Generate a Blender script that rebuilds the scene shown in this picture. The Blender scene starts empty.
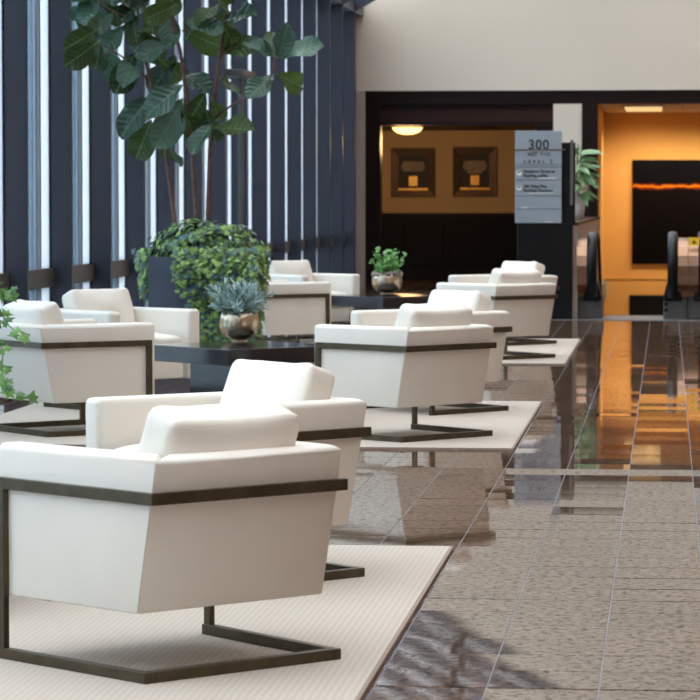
import bpy, bmesh, math, random
from mathutils import Vector, Matrix, noise

random.seed(11)
S = bpy.context.scene
C = S.collection

# ------------------------------------------------------------------ camera
F = 3050.0            # focal length in pixels of the 700 px frame
H = 1.33              # eye height
YAW = math.atan((667.0 - 350.0) / F)
PIT = math.atan((350.0 - 197.0) / F * math.cos(YAW))
FW = Vector((-math.sin(YAW) * math.cos(PIT), math.cos(YAW) * math.cos(PIT), -math.sin(PIT)))
RT = Vector((math.cos(YAW), math.sin(YAW), 0))
UP = RT.cross(FW)
cd = bpy.data.cameras.new('camera')
cam = bpy.data.objects.new('camera', cd)
C.objects.link(cam)
cam.location = (0, 0, H)
cam.rotation_euler = (math.pi / 2 - PIT, 0, YAW)
cd.sensor_width = 36.0
cd.lens = 36.0 * F / 700.0
cd.clip_end = 500
cd.dof.use_dof = True
cd.dof.focus_distance = 11.5
cd.dof.aperture_fstop = 13.0
S.camera = cam

# ------------------------------------------------------------------ sky, exposure
w = bpy.data.worlds.new('World')
S.world = w
w.use_nodes = True
bg = w.node_tree.nodes['Background']
bg.inputs[0].default_value = (0.965, 0.985, 1.0, 1)
bg.inputs[1].default_value = 3.0
S.view_settings.view_transform = 'Standard'
S.view_settings.look = 'None'
S.view_settings.gamma = 1
S.view_settings.use_curve_mapping = False
S.view_settings.exposure = 1.07
S.cycles.use_denoising = True
S.cycles.max_bounces = 8
S.cycles.transparent_max_bounces = 16
S.cycles.sample_clamp_indirect = 6


def ray(px, py):
    return FW * F + RT * (px - 350) - UP * (py - 350)


def on_z(px, py, z=0.0):
    """point seen at a pixel that lies at height z (floor, table top ...)"""
    d = ray(px, py)
    return Vector((0, 0, H)) + d * ((z - H) / d.z)


def on_y(px, py, y):
    """point seen at a pixel that lies on a cross wall at depth y"""
    d = ray(px, py)
    return Vector((0, 0, H)) + d * (y / d.y)


def project(p):
    q = Vector(p) - Vector((0, 0, H))
    d = q.dot(FW)
    return 350 + F * q.dot(RT) / d, 350 - F * q.dot(UP) / d


# ------------------------------------------------------------------ materials
def srgb(r, g, b):
    def c(v):
        v /= 255.0
        return v / 12.92 if v <= 0.04045 else ((v + 0.055) / 1.055) ** 2.4
    return (c(r), c(g), c(b), 1)


class NT:
    def __init__(s, name):
        s.m = bpy.data.materials.new(name)
        s.m.use_nodes = True
        s.t = s.m.node_tree
        s.b = s.t.nodes['Principled BSDF']
        s.out = s.t.nodes['Material Output']

    def n(s, typ, **kw):
        nd = s.t.nodes.new(typ)
        for k, v in kw.items():
            if k in nd.inputs:
                nd.inputs[k].default_value = v
            else:
                setattr(nd, k, v)
        return nd

    def l(s, a, b):
        s.t.links.new(a, b)

    def coords(s, kind='Object', scale=(1, 1, 1)):
        tc = s.n('ShaderNodeTexCoord')
        mp = s.n('ShaderNodeMapping')
        mp.inputs['Scale'].default_value = scale
        s.l(tc.outputs[kind], mp.inputs['Vector'])
        return mp.outputs[0]

    def ramp(s, fac, stops):
        r = s.n('ShaderNodeValToRGB')
        el = r.color_ramp.elements
        while len(el) < len(stops):
            el.new(0.5)
        for e, (p, c) in zip(el, stops):
            e.position = p
            e.color = c
        s.l(fac, r.inputs[0])
        return r.outputs[0]

    def bump(s, h, strength=0.2, dist=0.01):
        b = s.n('ShaderNodeBump')
        b.inputs['Strength'].default_value = strength
        b.inputs['Distance'].default_value = dist
        s.l(h, b.inputs['Height'])
        s.l(b.outputs[0], s.b.inputs['Normal'])


def mat(name, col, rough=0.5, metal=0.0, nscale=0, var=0.12, bump=0.0, bscale=None, spec=0.5, stretch=(1, 1, 1)):
    k = NT(name)
    k.b.inputs['Roughness'].default_value = rough
    k.b.inputs['Metallic'].default_value = metal
    k.b.inputs['Specular IOR Level'].default_value = spec
    if nscale:
        v = k.coords('Object', stretch)
        tx = k.n('ShaderNodeTexNoise', Scale=nscale, Detail=5.0)
        k.l(v, tx.inputs['Vector'])
        a = tuple(c * (1 - var) for c in col[:3]) + (1,)
        b = tuple(min(1, c * (1 + var)) for c in col[:3]) + (1,)
        k.l(k.ramp(tx.outputs[0], [(0.3, a), (0.7, b)]), k.b.inputs['Base Color'])
        if bump:
            t2 = k.n('ShaderNodeTexNoise', Scale=bscale or nscale, Detail=3.0)
            k.l(v, t2.inputs['Vector'])
            k.bump(t2.outputs[0], bump, 0.005)
    else:
        k.b.inputs['Base Color'].default_value = col
    return k.m


M = {}
M['leather'] = mat('cream_leather', srgb(231, 224, 214), 0.45, nscale=3, var=0.03, bump=0.12, bscale=160, spec=0.4)
M['bronze'] = mat('bronze_metal', srgb(88, 79, 64), 0.40, 0.85, nscale=14, var=0.18)
M['fin'] = mat('fin_paint', srgb(52, 58, 72), 0.42, 0.0, nscale=4, var=0.08, stretch=(1, 1, 0.2))
M['rail'] = mat('rail_paint', srgb(86, 84, 84), 0.5, 0.1, nscale=4, var=0.08)
M['frame_grey'] = mat('window_frame_grey', srgb(150, 160, 172), 0.4, 0.3, nscale=6, var=0.05)
M['beige'] = mat('beige_plaster', srgb(224, 214, 199), 0.8, nscale=0.7, var=0.025, bump=0.05, bscale=40)
M['trim'] = mat('pale_trim', srgb(176, 160, 148), 0.6, nscale=4, var=0.05)
M['wood'] = mat('dark_mahogany', srgb(26, 12, 11), 0.45, nscale=5, var=0.3, spec=0.2, stretch=(1, 1, 8))
M['woodlight'] = mat('red_mahogany', srgb(52, 27, 22), 0.45, nscale=5, var=0.25, spec=0.25, stretch=(1, 8, 8))
M['wainscot'] = mat('black_wainscot', srgb(14, 7, 6), 0.5, nscale=6, var=0.25, spec=0.15, stretch=(6, 6, 1))
M['tan'] = mat('tan_paint', srgb(206, 170, 118), 0.8, nscale=2, var=0.04)
M['orange'] = mat('orange_paint', srgb(222, 167, 92), 0.75, nscale=1.5, var=0.04)
M['ceil'] = mat('ceiling_tile', srgb(200, 180, 160), 0.85, nscale=30, var=0.06)
M['black'] = mat('black_satin', srgb(11, 11, 13), 0.4, nscale=6, var=0.15, spec=0.25)
M['rubber'] = mat('black_rubber', srgb(6, 6, 8), 0.35, nscale=10, var=0.15, spec=0.3)
M['brass'] = mat('brushed_brass', srgb(158, 124, 102), 0.3, 0.9, nscale=20, var=0.08, stretch=(1, 1, 0.05))
M['steel'] = mat('brushed_steel', srgb(150, 150, 152), 0.35, 0.8, nscale=30, var=0.1)
M['greybox'] = mat('grey_box', srgb(96, 92, 92), 0.5, 0.2, nscale=10, var=0.1)
M['signgrey'] = mat('sign_aluminium', srgb(146, 156, 166), 0.5, 0.0, nscale=9, var=0.07, stretch=(0.3, 1, 6))
M['ink'] = mat('sign_ink', srgb(24, 25, 29), 0.6, nscale=30, var=0.1)
M['inkpale'] = mat('sign_etch', srgb(98, 104, 114), 0.6, nscale=30, var=0.1)
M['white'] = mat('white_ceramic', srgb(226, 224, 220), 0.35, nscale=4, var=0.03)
M['sticker'] = mat('yellow_sticker', srgb(244, 192, 30), 0.5, nscale=30, var=0.05)
M['table'] = mat('espresso_table', srgb(26, 23, 27), 0.12, nscale=8, var=0.3, stretch=(1, 6, 1))
M['silver'] = mat('hammered_silver', srgb(190, 176, 156), 0.27, 1.0, nscale=9, var=0.12, bump=0.0)
M['pebble'] = mat('pebbles', srgb(150, 140, 130), 0.8, nscale=40, var=0.35)
M['planter'] = mat('slate_planter', srgb(74, 82, 98), 0.6, nscale=6, var=0.1)
M['soil'] = mat('soil', srgb(48, 36, 28), 0.95, nscale=30, var=0.4)
M['bark'] = mat('bark', srgb(104, 80, 70), 0.8, nscale=24, var=0.35, bump=0.4, bscale=50)
M['gilt'] = mat('gilt_frame', srgb(66, 44, 24), 0.42, 0.55, nscale=40, var=0.4, bump=0.5, bscale=60)
M['giltbright'] = mat('gilt_lip', srgb(196, 146, 64), 0.35, 0.7, nscale=30, var=0.2)
M['picdark'] = mat('print_ground', srgb(40, 30, 24), 0.6, nscale=6, var=0.25)
M['picpale'] = mat('print_stone', srgb(150, 128, 96), 0.6, nscale=20, var=0.3)
M['concrete'] = mat('pale_paving', srgb(190, 192, 192), 0.85, nscale=2, var=0.06)
M['facade'] = mat('grey_green_facade', srgb(176, 190, 194), 0.6, nscale=3, var=0.08)
M['facadedark'] = mat('facade_ledge', srgb(140, 156, 162), 0.6, nscale=3, var=0.08)
M['handle'] = mat('stem_green', srgb(96, 116, 70), 0.6, nscale=20, var=0.2)
M['stone'] = mat('tan_stone', srgb(150, 120, 98), 0.6, nscale=1.2, var=0.08)


def emis(name, col, s):
    k = NT(name)
    e = k.n('ShaderNodeEmission')
    e.inputs[0].default_value = col
    e.inputs[1].default_value = s
    k.l(e.outputs[0], k.out.inputs[0])
    return k.m


M['lampglow'] = emis('lamp_glow', srgb(255, 196, 110), 2.2)
M['panelglow'] = emis('panel_glow', srgb(255, 206, 140), 0.5)
M['spotglow'] = emis('downlight_glow', srgb(255, 190, 110), 3.0)


def pane_mat(name, tint, refl):
    k = NT(name)
    tr = k.n('ShaderNodeBsdfTransparent')
    tr.inputs[0].default_value = tint
    gl = k.n('ShaderNodeBsdfGlossy')
    gl.inputs['Roughness'].default_value = 0.02
    gl.inputs[0].default_value = (0.9, 0.95, 1, 1)
    fr = k.n('ShaderNodeFresnel')
    fr.inputs[0].default_value = 1.35
    mu = k.n('ShaderNodeMath', operation='MULTIPLY')
    mu.inputs[1].default_value = refl
    k.l(fr.outputs[0], mu.inputs[0])
    mx = k.n('ShaderNodeMixShader')
    k.l(mu.outputs[0], mx.inputs[0])
    k.l(tr.outputs[0], mx.inputs[1])
    k.l(gl.outputs[0], mx.inputs[2])
    k.l(mx.outputs[0], k.out.inputs[0])
    return k.m


M['pane'] = pane_mat('tinted_glass', (0.62, 0.71, 0.77, 1), 0.4)
M['roofpane'] = pane_mat('roof_glass', (0.74, 0.755, 0.765, 1), 0.5)
k = NT('frosted_glass')
tl = k.n('ShaderNodeBsdfTranslucent')
tl.inputs[0].default_value = (0.56, 0.61, 0.66, 1)
df = k.n('ShaderNodeBsdfDiffuse')
df.inputs[0].default_value = (0.75, 0.78, 0.8, 1)
mx = k.n('ShaderNodeMixShader')
mx.inputs[0].default_value = 0.2
k.l(tl.outputs[0], mx.inputs[1])
k.l(df.outputs[0], mx.inputs[2])
k.l(mx.outputs[0], k.out.inputs[0])
M['frost'] = k.m


def granite(name, island):
    k = NT(name)
    tc = k.n('ShaderNodeNewGeometry')
    pos = tc.outputs['Position']
    vor = k.n('ShaderNodeTexVoronoi', Scale=48.0)
    k.l(pos, vor.inputs['Vector'])
    ns = k.n('ShaderNodeTexNoise', Scale=34.0, Detail=4.0)
    ns.inputs['Roughness'].default_value = 0.75
    k.l(pos, ns.inputs['Vector'])
    c1 = k.ramp(vor.outputs['Color'], [(0.0, srgb(18, 14, 12)), (0.35, srgb(84, 64, 52)), (0.62, srgb(140, 114, 96)), (1.0, srgb(200, 174, 152))])
    c2 = k.ramp(ns.outputs[0], [(0.38, srgb(20, 15, 13)), (0.5, srgb(104, 82, 68)), (0.62, srgb(200, 172, 150))])
    mx = k.n('ShaderNodeMixRGB')
    mx.inputs[0].default_value = 0.5
    k.l(c1, mx.inputs[1])
    k.l(c2, mx.inputs[2])
    if island:
        rnd = tc.outputs['Random Per Island']
    else:
        rnd = k.n('ShaderNodeObjectInfo').outputs['Random']
    tone = k.ramp(rnd, [(0, (0.40, 0.35, 0.31, 1)), (1, (0.62, 0.54, 0.48, 1))])
    m2 = k.n('ShaderNodeMixRGB', blend_type='MULTIPLY')
    m2.inputs[0].default_value = 1
    k.l(mx.outputs[0], m2.inputs[1])
    k.l(tone, m2.inputs[2])
    k.l(m2.outputs[0], k.b.inputs['Base Color'])
    k.b.inputs['Roughness'].default_value = 0.03
    k.b.inputs['IOR'].default_value = 1.7
    # crystals of unlike gloss
    sp = k.ramp(ns.outputs[0], [(0.4, (0.2, 0.2, 0.2, 1)), (0.56, (1, 1, 1, 1))])
    k.l(sp, k.b.inputs['Specular IOR Level'])
    k.bump(ns.outputs[0], 1.0, 0.00002)
    df_ = k.n('ShaderNodeBsdfDiffuse')
    k.l(m2.outputs[0], df_.inputs[0])
    dull = k.ramp(ns.outputs[0], [(0.39, (0.5, 0.5, 0.5, 1)), (0.50, (0.02, 0.02, 0.02, 1))])
    ms = k.n('ShaderNodeMixShader')
    k.l(dull, ms.inputs[0])
    k.l(k.b.outputs[0], ms.inputs[1])
    k.l(df_.outputs[0], ms.inputs[2])
    k.l(ms.outputs[0], k.out.inputs[0])
    return k.m


M['granite'] = granite('polished_granite', False)
M['granitefield'] = granite('polished_granite_field', True)
M['grout'] = mat('grout', srgb(126, 128, 136), 0.8, nscale=30, var=0.1)

# rug: fine ribs running with the corridor
k = NT('ribbed_rug')
v = k.coords('Object')
sx = k.n('ShaderNodeSeparateXYZ')
k.l(v, sx.inputs[0])
wv = k.n('ShaderNodeTexWave', Scale=15.0, Distortion=0.3)
wv.inputs['Detail Scale'].default_value = 8
k.l(v, wv.inputs['Vector'])
wv2 = k.n('ShaderNodeTexWave', Scale=30.0, Distortion=0.6)
wv2.bands_direction = 'Y'
k.l(v, wv2.inputs['Vector'])
nz = k.n('ShaderNodeTexNoise', Scale=120.0, Detail=4.0)
k.l(v, nz.inputs['Vector'])
ad = k.n('ShaderNodeMixRGB')
ad.inputs[0].default_value = 0.35
k.l(wv.outputs[0], ad.inputs[1])
k.l(wv2.outputs[0], ad.inputs[2])
ad2 = k.n('ShaderNodeMixRGB')
ad2.inputs[0].default_value = 0.3
k.l(ad.outputs[0], ad2.inputs[1])
k.l(nz.outputs[0], ad2.inputs[2])
k.l(k.ramp(ad2.outputs[0], [(0.1, srgb(181, 169, 157)), (0.9, srgb(197, 187, 176))]), k.b.inputs['Base Color'])
k.b.inputs['Roughness'].default_value = 0.95
k.b.inputs['Specular IOR Level'].default_value = 0.1
k.bump(ad2.outputs[0], 0.25, 0.003)
M['rug'] = k.m
M['rugedge'] = mat('rug_binding', srgb(150, 132, 120), 0.9, nscale=40, var=0.1)

# painting with a glowing band
k = NT('abstract_painting')
v = k.coords('Generated')
sx = k.n('ShaderNodeSeparateXYZ')
k.l(v, sx.inputs[0])
nz = k.n('ShaderNodeTexNoise', Scale=9.0, Detail=6.0)
k.l(v, nz.inputs['Vector'])
m1 = k.n('ShaderNodeMath', operation='MULTIPLY_ADD')
m1.inputs[1].default_value = 0.07
k.l(nz.outputs[0], m1.inputs[0])
k.l(sx.outputs['Z'], m1.inputs[2])
k.l(k.ramp(m1.outputs[0], [(0.0, srgb(5, 3, 6)), (0.745, srgb(10, 5, 6)), (0.765, srgb(120, 46, 14)), (0.78, srgb(236, 130, 24)), (0.80, srgb(80, 28, 16)), (0.815, srgb(7, 5, 12)), (1.0, srgb(6, 5, 14))]), k.b.inputs['Base Color'])
k.b.inputs['Roughness'].default_value = 0.6
k.b.inputs['Specular IOR Level'].default_value = 0.08
M['painting'] = k.m


def leaf_mat(name, lo, hi, trans, gloss=0.35, rnd='object', veins=False):
    k = NT(name)
    if rnd == 'object':
        r = k.n('ShaderNodeObjectInfo').outputs['Random']
    else:
        r = k.n('ShaderNodeNewGeometry').outputs['Random Per Island']
    col = k.ramp(r, [(0.0, lo), (1.0, hi)])
    if veins:
        tc = k.n('ShaderNodeTexCoord')
        sp_ = k.n('ShaderNodeSeparateXYZ')
        k.l(tc.outputs['Object'], sp_.inputs[0])
        ab = k.n('ShaderNodeMath', operation='ABSOLUTE')
        k.l(sp_.outputs['X'], ab.inputs[0])
        m_ = k.n('ShaderNodeMath', operation='MULTIPLY_ADD')
        m_.inputs[1].default_value = -0.75
        k.l(ab.outputs[0], m_.inputs[0])
        k.l(sp_.outputs['Y'], m_.inputs[2])
        sn = k.n('ShaderNodeMath', operation='MULTIPLY')
        sn.inputs[1].default_value = 50.0
        k.l(m_.outputs[0], sn.inputs[0])
        s2 = k.n('ShaderNodeMath', operation='SINE')
        k.l(sn.outputs[0], s2.inputs[0])
        k.bump(s2.outputs[0], 0.4, 0.006)
        rib = k.ramp(ab.outputs[0], [(0.006, (1, 1, 1, 1)), (0.016, (0, 0, 0, 1))])
        vn = k.ramp(s2.outputs[0], [(0.9, (0, 0, 0, 1)), (1.0, (0.45, 0.45, 0.45, 1))])
        mxv = k.n('ShaderNodeMixRGB', blend_type='LIGHTEN')
        mxv.inputs[0].default_value = 1
        k.l(rib, mxv.inputs[1])
        k.l(vn, mxv.inputs[2])
        mc = k.n('ShaderNodeMixRGB')
        k.l(mxv.outputs[0], mc.inputs[0])
        k.l(col, mc.inputs[1])
        mc.inputs[2].default_value = srgb(100, 128, 96)
        col = mc.outputs[0]
    k.l(col, k.b.inputs['Base Color'])
    k.b.inputs['Roughness'].default_value = gloss
    k.b.inputs['Specular IOR Level'].default_value = 0.5
    t = k.n('ShaderNodeBsdfTranslucent')
    k.l(col, t.inputs[0])
    mx = k.n('ShaderNodeMixShader')
    mx.inputs[0].default_value = trans
    k.l(k.b.outputs[0], mx.inputs[1])
    k.l(t.outputs[0], mx.inputs[2])
    k.l(mx.outputs[0], k.out.inputs[0])
    return k.m


M['fig'] = leaf_mat('fig_leaf', srgb(42, 72, 60), srgb(84, 118, 104), 0.15, 0.28, veins=True)  # upper faces: window sheen put into the green as teal
M['figolive'] = leaf_mat('fig_leaf_backlit', srgb(38, 58, 30), srgb(74, 98, 46), 0.35, 0.45, veins=True)  # undersides seen against the light: backlit olive put into the colour
M['figbright'] = leaf_mat('fig_leaf_bright', srgb(80, 140, 30), srgb(110, 170, 40), 0.5, 0.5)  # leaf lit from behind, its yellow-green glow put into the colour
M['ivy'] = leaf_mat('ivy_leaf', srgb(28, 66, 36), srgb(168, 206, 112), 0.2, 0.4, 'island')
M['ivyold'] = leaf_mat('ivy_leaf_blue', srgb(60, 92, 96), srgb(86, 120, 118), 0.1, 0.35, 'island')
M['ivybig'] = leaf_mat('ivy_trail_leaf', srgb(50, 100, 50), srgb(130, 180, 96), 0.25, 0.4)
M['sage'] = leaf_mat('silver_sage_leaf', srgb(110, 142, 146), srgb(190, 212, 210), 0.15, 0.5, 'island')
M['herb'] = leaf_mat('herb_leaf', srgb(80, 140, 70), srgb(160, 210, 130), 0.25, 0.4, 'island')
M['broad'] = leaf_mat('broad_leaf', srgb(80, 130, 76), srgb(170, 200, 150), 0.2, 0.35)


# ------------------------------------------------------------------ mesh helpers
def link(name, me, m, parent=None, smooth=False):
    o = bpy.data.objects.new(name, me)
    C.objects.link(o)
    if m is not None and not me.materials:
        me.materials.append(M[m] if isinstance(m, str) else m)
    if parent is not None:
        o.parent = parent
    if smooth:
        for p in me.polygons:
            p.use_smooth = True
    return o


def obj(name, bm, m, parent=None, smooth=False):
    bmesh.ops.recalc_face_normals(bm, faces=bm.faces)
    me = bpy.data.meshes.new(name)
    bm.to_mesh(me)
    bm.free()
    return link(name, me, m, parent, smooth)


def hexa(bm, v8):
    vs = [bm.verts.new(v) for v in v8]
    for f in ((3, 2, 1, 0), (4, 5, 6, 7), (0, 1, 5, 4), (1, 2, 6, 5), (2, 3, 7, 6), (3, 0, 4, 7)):
        bm.faces.new([vs[i] for i in f])
    return vs


def box(bm, x0, x1, y0, y1, z0, z1):
    return hexa(bm, [(x0, y0, z0), (x1, y0, z0), (x1, y1, z0), (x0, y1, z0), (x0, y0, z1), (x1, y0, z1), (x1, y1, z1), (x0, y1, z1)])


def bevel(bm, r, seg=2):
    bmesh.ops.bevel(bm, geom=list(bm.edges), offset=r, segments=seg, profile=0.5, affect='EDGES', clamp_overlap=True)


def boxo(name, x0, x1, y0, y1, z0, z1, m, parent=None, bev=0.0, seg=1):
    bm = bmesh.new()
    box(bm, x0, x1, y0, y1, z0, z1)
    if bev:
        bevel(bm, bev, seg)
    return obj(name, bm, m, parent)


def prism(bm, pts, d, axis='y'):
    """polygon pts (list of Vector) extruded by vector d"""
    a = [bm.verts.new(p) for p in pts]
    b = [bm.verts.new(Vector(p) + Vector(d)) for p in pts]
    bm.faces.new(a)
    bm.faces.new(b[::-1])
    n = len(a)
    for i in range(n):
        bm.faces.new([a[i], b[i], b[(i + 1) % n], a[(i + 1) % n]])


def tube(bm, pts, radii, seg=8):
    pts = [Vector(p) for p in pts]
    rings = []
    for i, p in enumerate(pts):
        t = (pts[min(i + 1, len(pts) - 1)] - pts[max(i - 1, 0)]).normalized()
        a = t.orthogonal().normalized() if not rings else None
        if rings:
            a = prev - t * prev.dot(t)
            a.normalize()
        prev = a
        b = t.cross(a)
        r = radii[i] if isinstance(radii, (list, tuple)) else radii
        rings.append([bm.verts.new(p + (a * math.cos(q) + b * math.sin(q)) * r) for q in [2 * math.pi * j / seg for j in range(seg)]])
    for r0, r1 in zip(rings, rings[1:]):
        for j in range(seg):
            bm.faces.new([r0[j], r0[(j + 1) % seg], r1[(j + 1) % seg], r1[j]])
    bm.faces.new(rings[0][::-1])
    bm.faces.new(rings[-1])


def lathe(bm, prof, seg=32, c=(0, 0, 0)):
    rings = []
    for r, z in prof:
        rings.append([bm.verts.new((c[0] + r * math.cos(2 * math.pi * j / seg), c[1] + r * math.sin(2 * math.pi * j / seg), c[2] + z)) for j in range(seg)])
    for r0, r1 in zip(rings, rings[1:]):
        for j in range(seg):
            bm.faces.new([r0[j], r0[(j + 1) % seg], r1[(j + 1) % seg], r1[j]])
    bm.faces.new(rings[0][::-1])
    bm.faces.new(rings[-1])


def tag(o, label, cat, group=None):
    o['label'] = label
    o['category'] = cat
    if group:
        o['group'] = group
    return o


def struct(o):
    o['kind'] = 'structure'
    return o


def thing(name, loc, rz, label, cat, group=None):
    o = bpy.data.objects.new(name, None)
    C.objects.link(o)
    o.location = loc
    o.rotation_euler = (0, 0, rz)
    o.empty_display_size = 0.2
    return tag(o, label, cat, group)


def dup(root, loc, rz, label, group=None):
    r = root.copy()
    C.objects.link(r)
    r.location = loc
    r.rotation_euler = (0, 0, rz)
    r['label'] = label
    if group:
        r['group'] = group
    for ch in list(root.children):
        c = ch.copy()
        C.objects.link(c)
        c.parent = r
        for g in list(ch.children):
            d = g.copy()
            C.objects.link(d)
            d.parent = c
    return r


# ------------------------------------------------------------------ dimensions of the hall
YE = 44.6                                   # end wall
XT = on_y(363.5, 90, YE).x                  # inner tips of the window fins
FD = 0.16                                   # fin depth
XG = XT - FD                                # glass plane
XR = 4.2                                    # right wall
YB = -7.0                                   # wall behind the camera
PITCH = 1.6
Y0FIN = 22.55
ZE = on_y(363.5, 17, YE).z                  # eave height
SL = 0.56
YW = on_z(620, 319.5).y                     # front edge of the escalator well


def zroof(x):
    return ZE + SL * (x - XT)


Zl = lambda py, y: on_y(500, py, y).z
Xl = lambda px, y: on_y(px, 200, y).x

XP = Xl(577.5, YW)                          # right face of the low wall beside the well

# ------------------------------------------------------------------ floor
bm = bmesh.new()
box(bm, XG - 0.1, XR, YB, YW - 0.16, -0.30, -0.0022)
box(bm, XG - 0.1, XP, YW - 0.16, 50.2, -0.30, -0.0022)
floor = struct(obj('floor', bm, 'grout'))

T = 0.305
JX = -0.178
RUGS = []
rug_w = 3.24
for cx, y0, y1 in ((-2.42, 7.55, on_z(454, 549).y), (-2.42, on_z(515, 450.5).y, on_z(541, 403).y), (-2.42, on_z(567, 365).y, on_z(580, 340).y)):
    RUGS.append((cx - rug_w / 2, -0.80, y0, y1))
gap = 0.0045
tiles = []
nx0 = math.floor((XG - JX) / T)
nx1 = math.ceil((XR - JX) / T)
ny0 = math.floor(YB / T)
ny1 = math.floor((YW - 0.16) / T)
for i in range(nx0, nx1):
    for j in range(ny0, 165):
        x0, x1 = JX + i * T, JX + (i + 1) * T
        y0, y1 = j * T, (j + 1) * T
        if j >= ny1 and x1 > XP - 0.2:
            continue
        x0 = max(x0, XG); x1 = min(x1, XR)
        if x1 - x0 < 0.05:
            continue
        area = 0
        if y0 > 6:
            a = [project((x, y, 0)) for x, y in ((x0, y0), (x1, y0), (x1, y1), (x0, y1))]
            cxp = sum(p[0] for p in a) / 4
            cyp = sum(p[1] for p in a) / 4
            under = any(r[0] < x0 + .05 and x1 - .05 < r[1] and r[2] < y0 + .05 and y1 - .05 < r[3] for r in RUGS)
            if 0 < cxp < 700 and 0 < cyp < 715 and not under and x0 > -2.1 and x1 - x0 > T - 0.01:
                area = 0.5 * abs(sum(a[q][0] * a[(q + 1) % 4][1] - a[(q + 1) % 4][0] * a[q][1] for q in range(4)))
        tiles.append((area, x0, x1, y0, y1))
tiles.sort(key=lambda t: -t[0])
bm = bmesh.new()
h = (T - gap) / 2
box(bm, -h, h, -h, h, -0.0115, 0)
bmesh.ops.delete(bm, geom=[f for f in bm.faces if f.normal.z < -0.5], context='FACES_ONLY')
tile_me = bpy.data.meshes.new('tile')
bm.to_mesh(tile_me)
bm.free()
fb = bmesh.new()
rt = random.Random(5)
rows = {j: rt.gauss(0, 0.004) for j in range(20, 120) if rt.random() < 0.22}      # rows laid a touch out of level
for n, (area, x0, x1, y0, y1) in enumerate(tiles):
    ax, ay = rt.gauss(0, 0.0018), rt.gauss(0, 0.0009)
    if rt.random() < 0.14:
        ax += rt.gauss(0, 0.006)
    ax += rows.get(round(y0 / T), 0.0)
    if n < 300 and area > 0:
        o = link('tile', tile_me, 'granite', floor)
        o.location = ((x0 + x1) / 2, (y0 + y1) / 2, 0)
        o.rotation_euler = (ax, ay, 0)
    else:
        cx, cy = (x0 + x1) / 2, (y0 + y1) / 2
        g = gap / 2
        def zz(x, y):
            return (y - cy) * ax - (x - cx) * ay
        q = [(x0 + g, y0 + g), (x1 - g, y0 + g), (x1 - g, y1 - g), (x0 + g, y1 - g)]
        top = [fb.verts.new((x, y, zz(x, y))) for x, y in q]
        bot = [fb.verts.new((x, y, -0.006)) for x, y in q]
        fb.faces.new(top)
        for s in range(4):
            fb.faces.new([bot[s], bot[(s + 1) % 4], top[(s + 1) % 4], top[s]])
tf = obj('tile_field', fb, 'granitefield', floor)
tf['kind'] = 'stuff'

# ------------------------------------------------------------------ left window wall
bm = bmesh.new()
box(bm, XG - 0.25, XT, YB, YE, ZE, ZE + 0.22)            # eave beam
box(bm, XG - 0.12, XG + 0.05, YB, YE, 0.0, 0.09)         # kerb
wall_left = struct(obj('wall_left', bm, 'fin'))
bm = bmesh.new()
box(bm, 0, FD, -0.03, 0.03, 0.0, ZE + 0.05)
bevel(bm, 0.004, 1)
box(bm, -0.10, 0.0, -0.045, 0.045, 0.0, ZE + 0.05)
fin_me = bpy.data.meshes.new('fin')
bmesh.ops.recalc_face_normals(bm, faces=bm.faces)
bm.to_mesh(fin_me)
bm.free()
fin_me.materials.append(M['fin'])
kf = list(range(-18, 14))


def bay_mesh(name, y0, y1, x0, x1, z0, z1, m):
    bm = bmesh.new()
    box(bm, x0, x1, y0, y1, z0, z1)
    bmesh.ops.recalc_face_normals(bm, faces=bm.faces)
    me = bpy.data.meshes.new(name)
    bm.to_mesh(me)
    bm.free()
    me.materials.append(M[m])
    return me


bay = PITCH
me_rail = bay_mesh('sill_rail', 0.03, bay - 0.03, -0.06, 0.03, 0.665, 0.805, 'rail')
me_pane = bay_mesh('tinted_pane', 0.045, bay * 0.62, -0.020, -0.008, 0.09, ZE, 'pane')
me_frost = bay_mesh('frosted_pane', bay * 0.74, bay - 0.045, -0.020, -0.008, 0.09, ZE, 'frost')
me_mul = bay_mesh('pane_mullion', bay * 0.62, bay * 0.65, -0.06, 0.01, 0.09, ZE, 'frame_grey')
me_mul2 = bay_mesh('pane_mullion', bay * 0.71, bay * 0.74, -0.06, 0.01, 0.09, ZE, 'frame_grey')
me_strip = bay_mesh('tinted_pane', bay * 0.65, bay * 0.71, -0.020, -0.008, 0.09, ZE, 'pane')
for kk in kf:
    y = Y0FIN + kk * PITCH
    o = link('fin', fin_me, None, wall_left)
    o.location = (XG, y, 0)
    if y + bay > YE:
        continue
    for nm, me in (('sill_rail', me_rail), ('tinted_pane', me_pane), ('frosted_pane', me_frost), ('pane_mullion', me_mul), ('pane_mullion', me_mul2), ('tinted_pane', me_strip)):
        o = link(nm, me, None, wall_left)
        o.location = (XG, y, 0)

ylast = Y0FIN + kf[-1] * PITCH
boxo('end_panel', XG - 0.1, XG + 0.05, ylast + 0.03, YE, 0.09, ZE, 'fin', wall_left)

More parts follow.
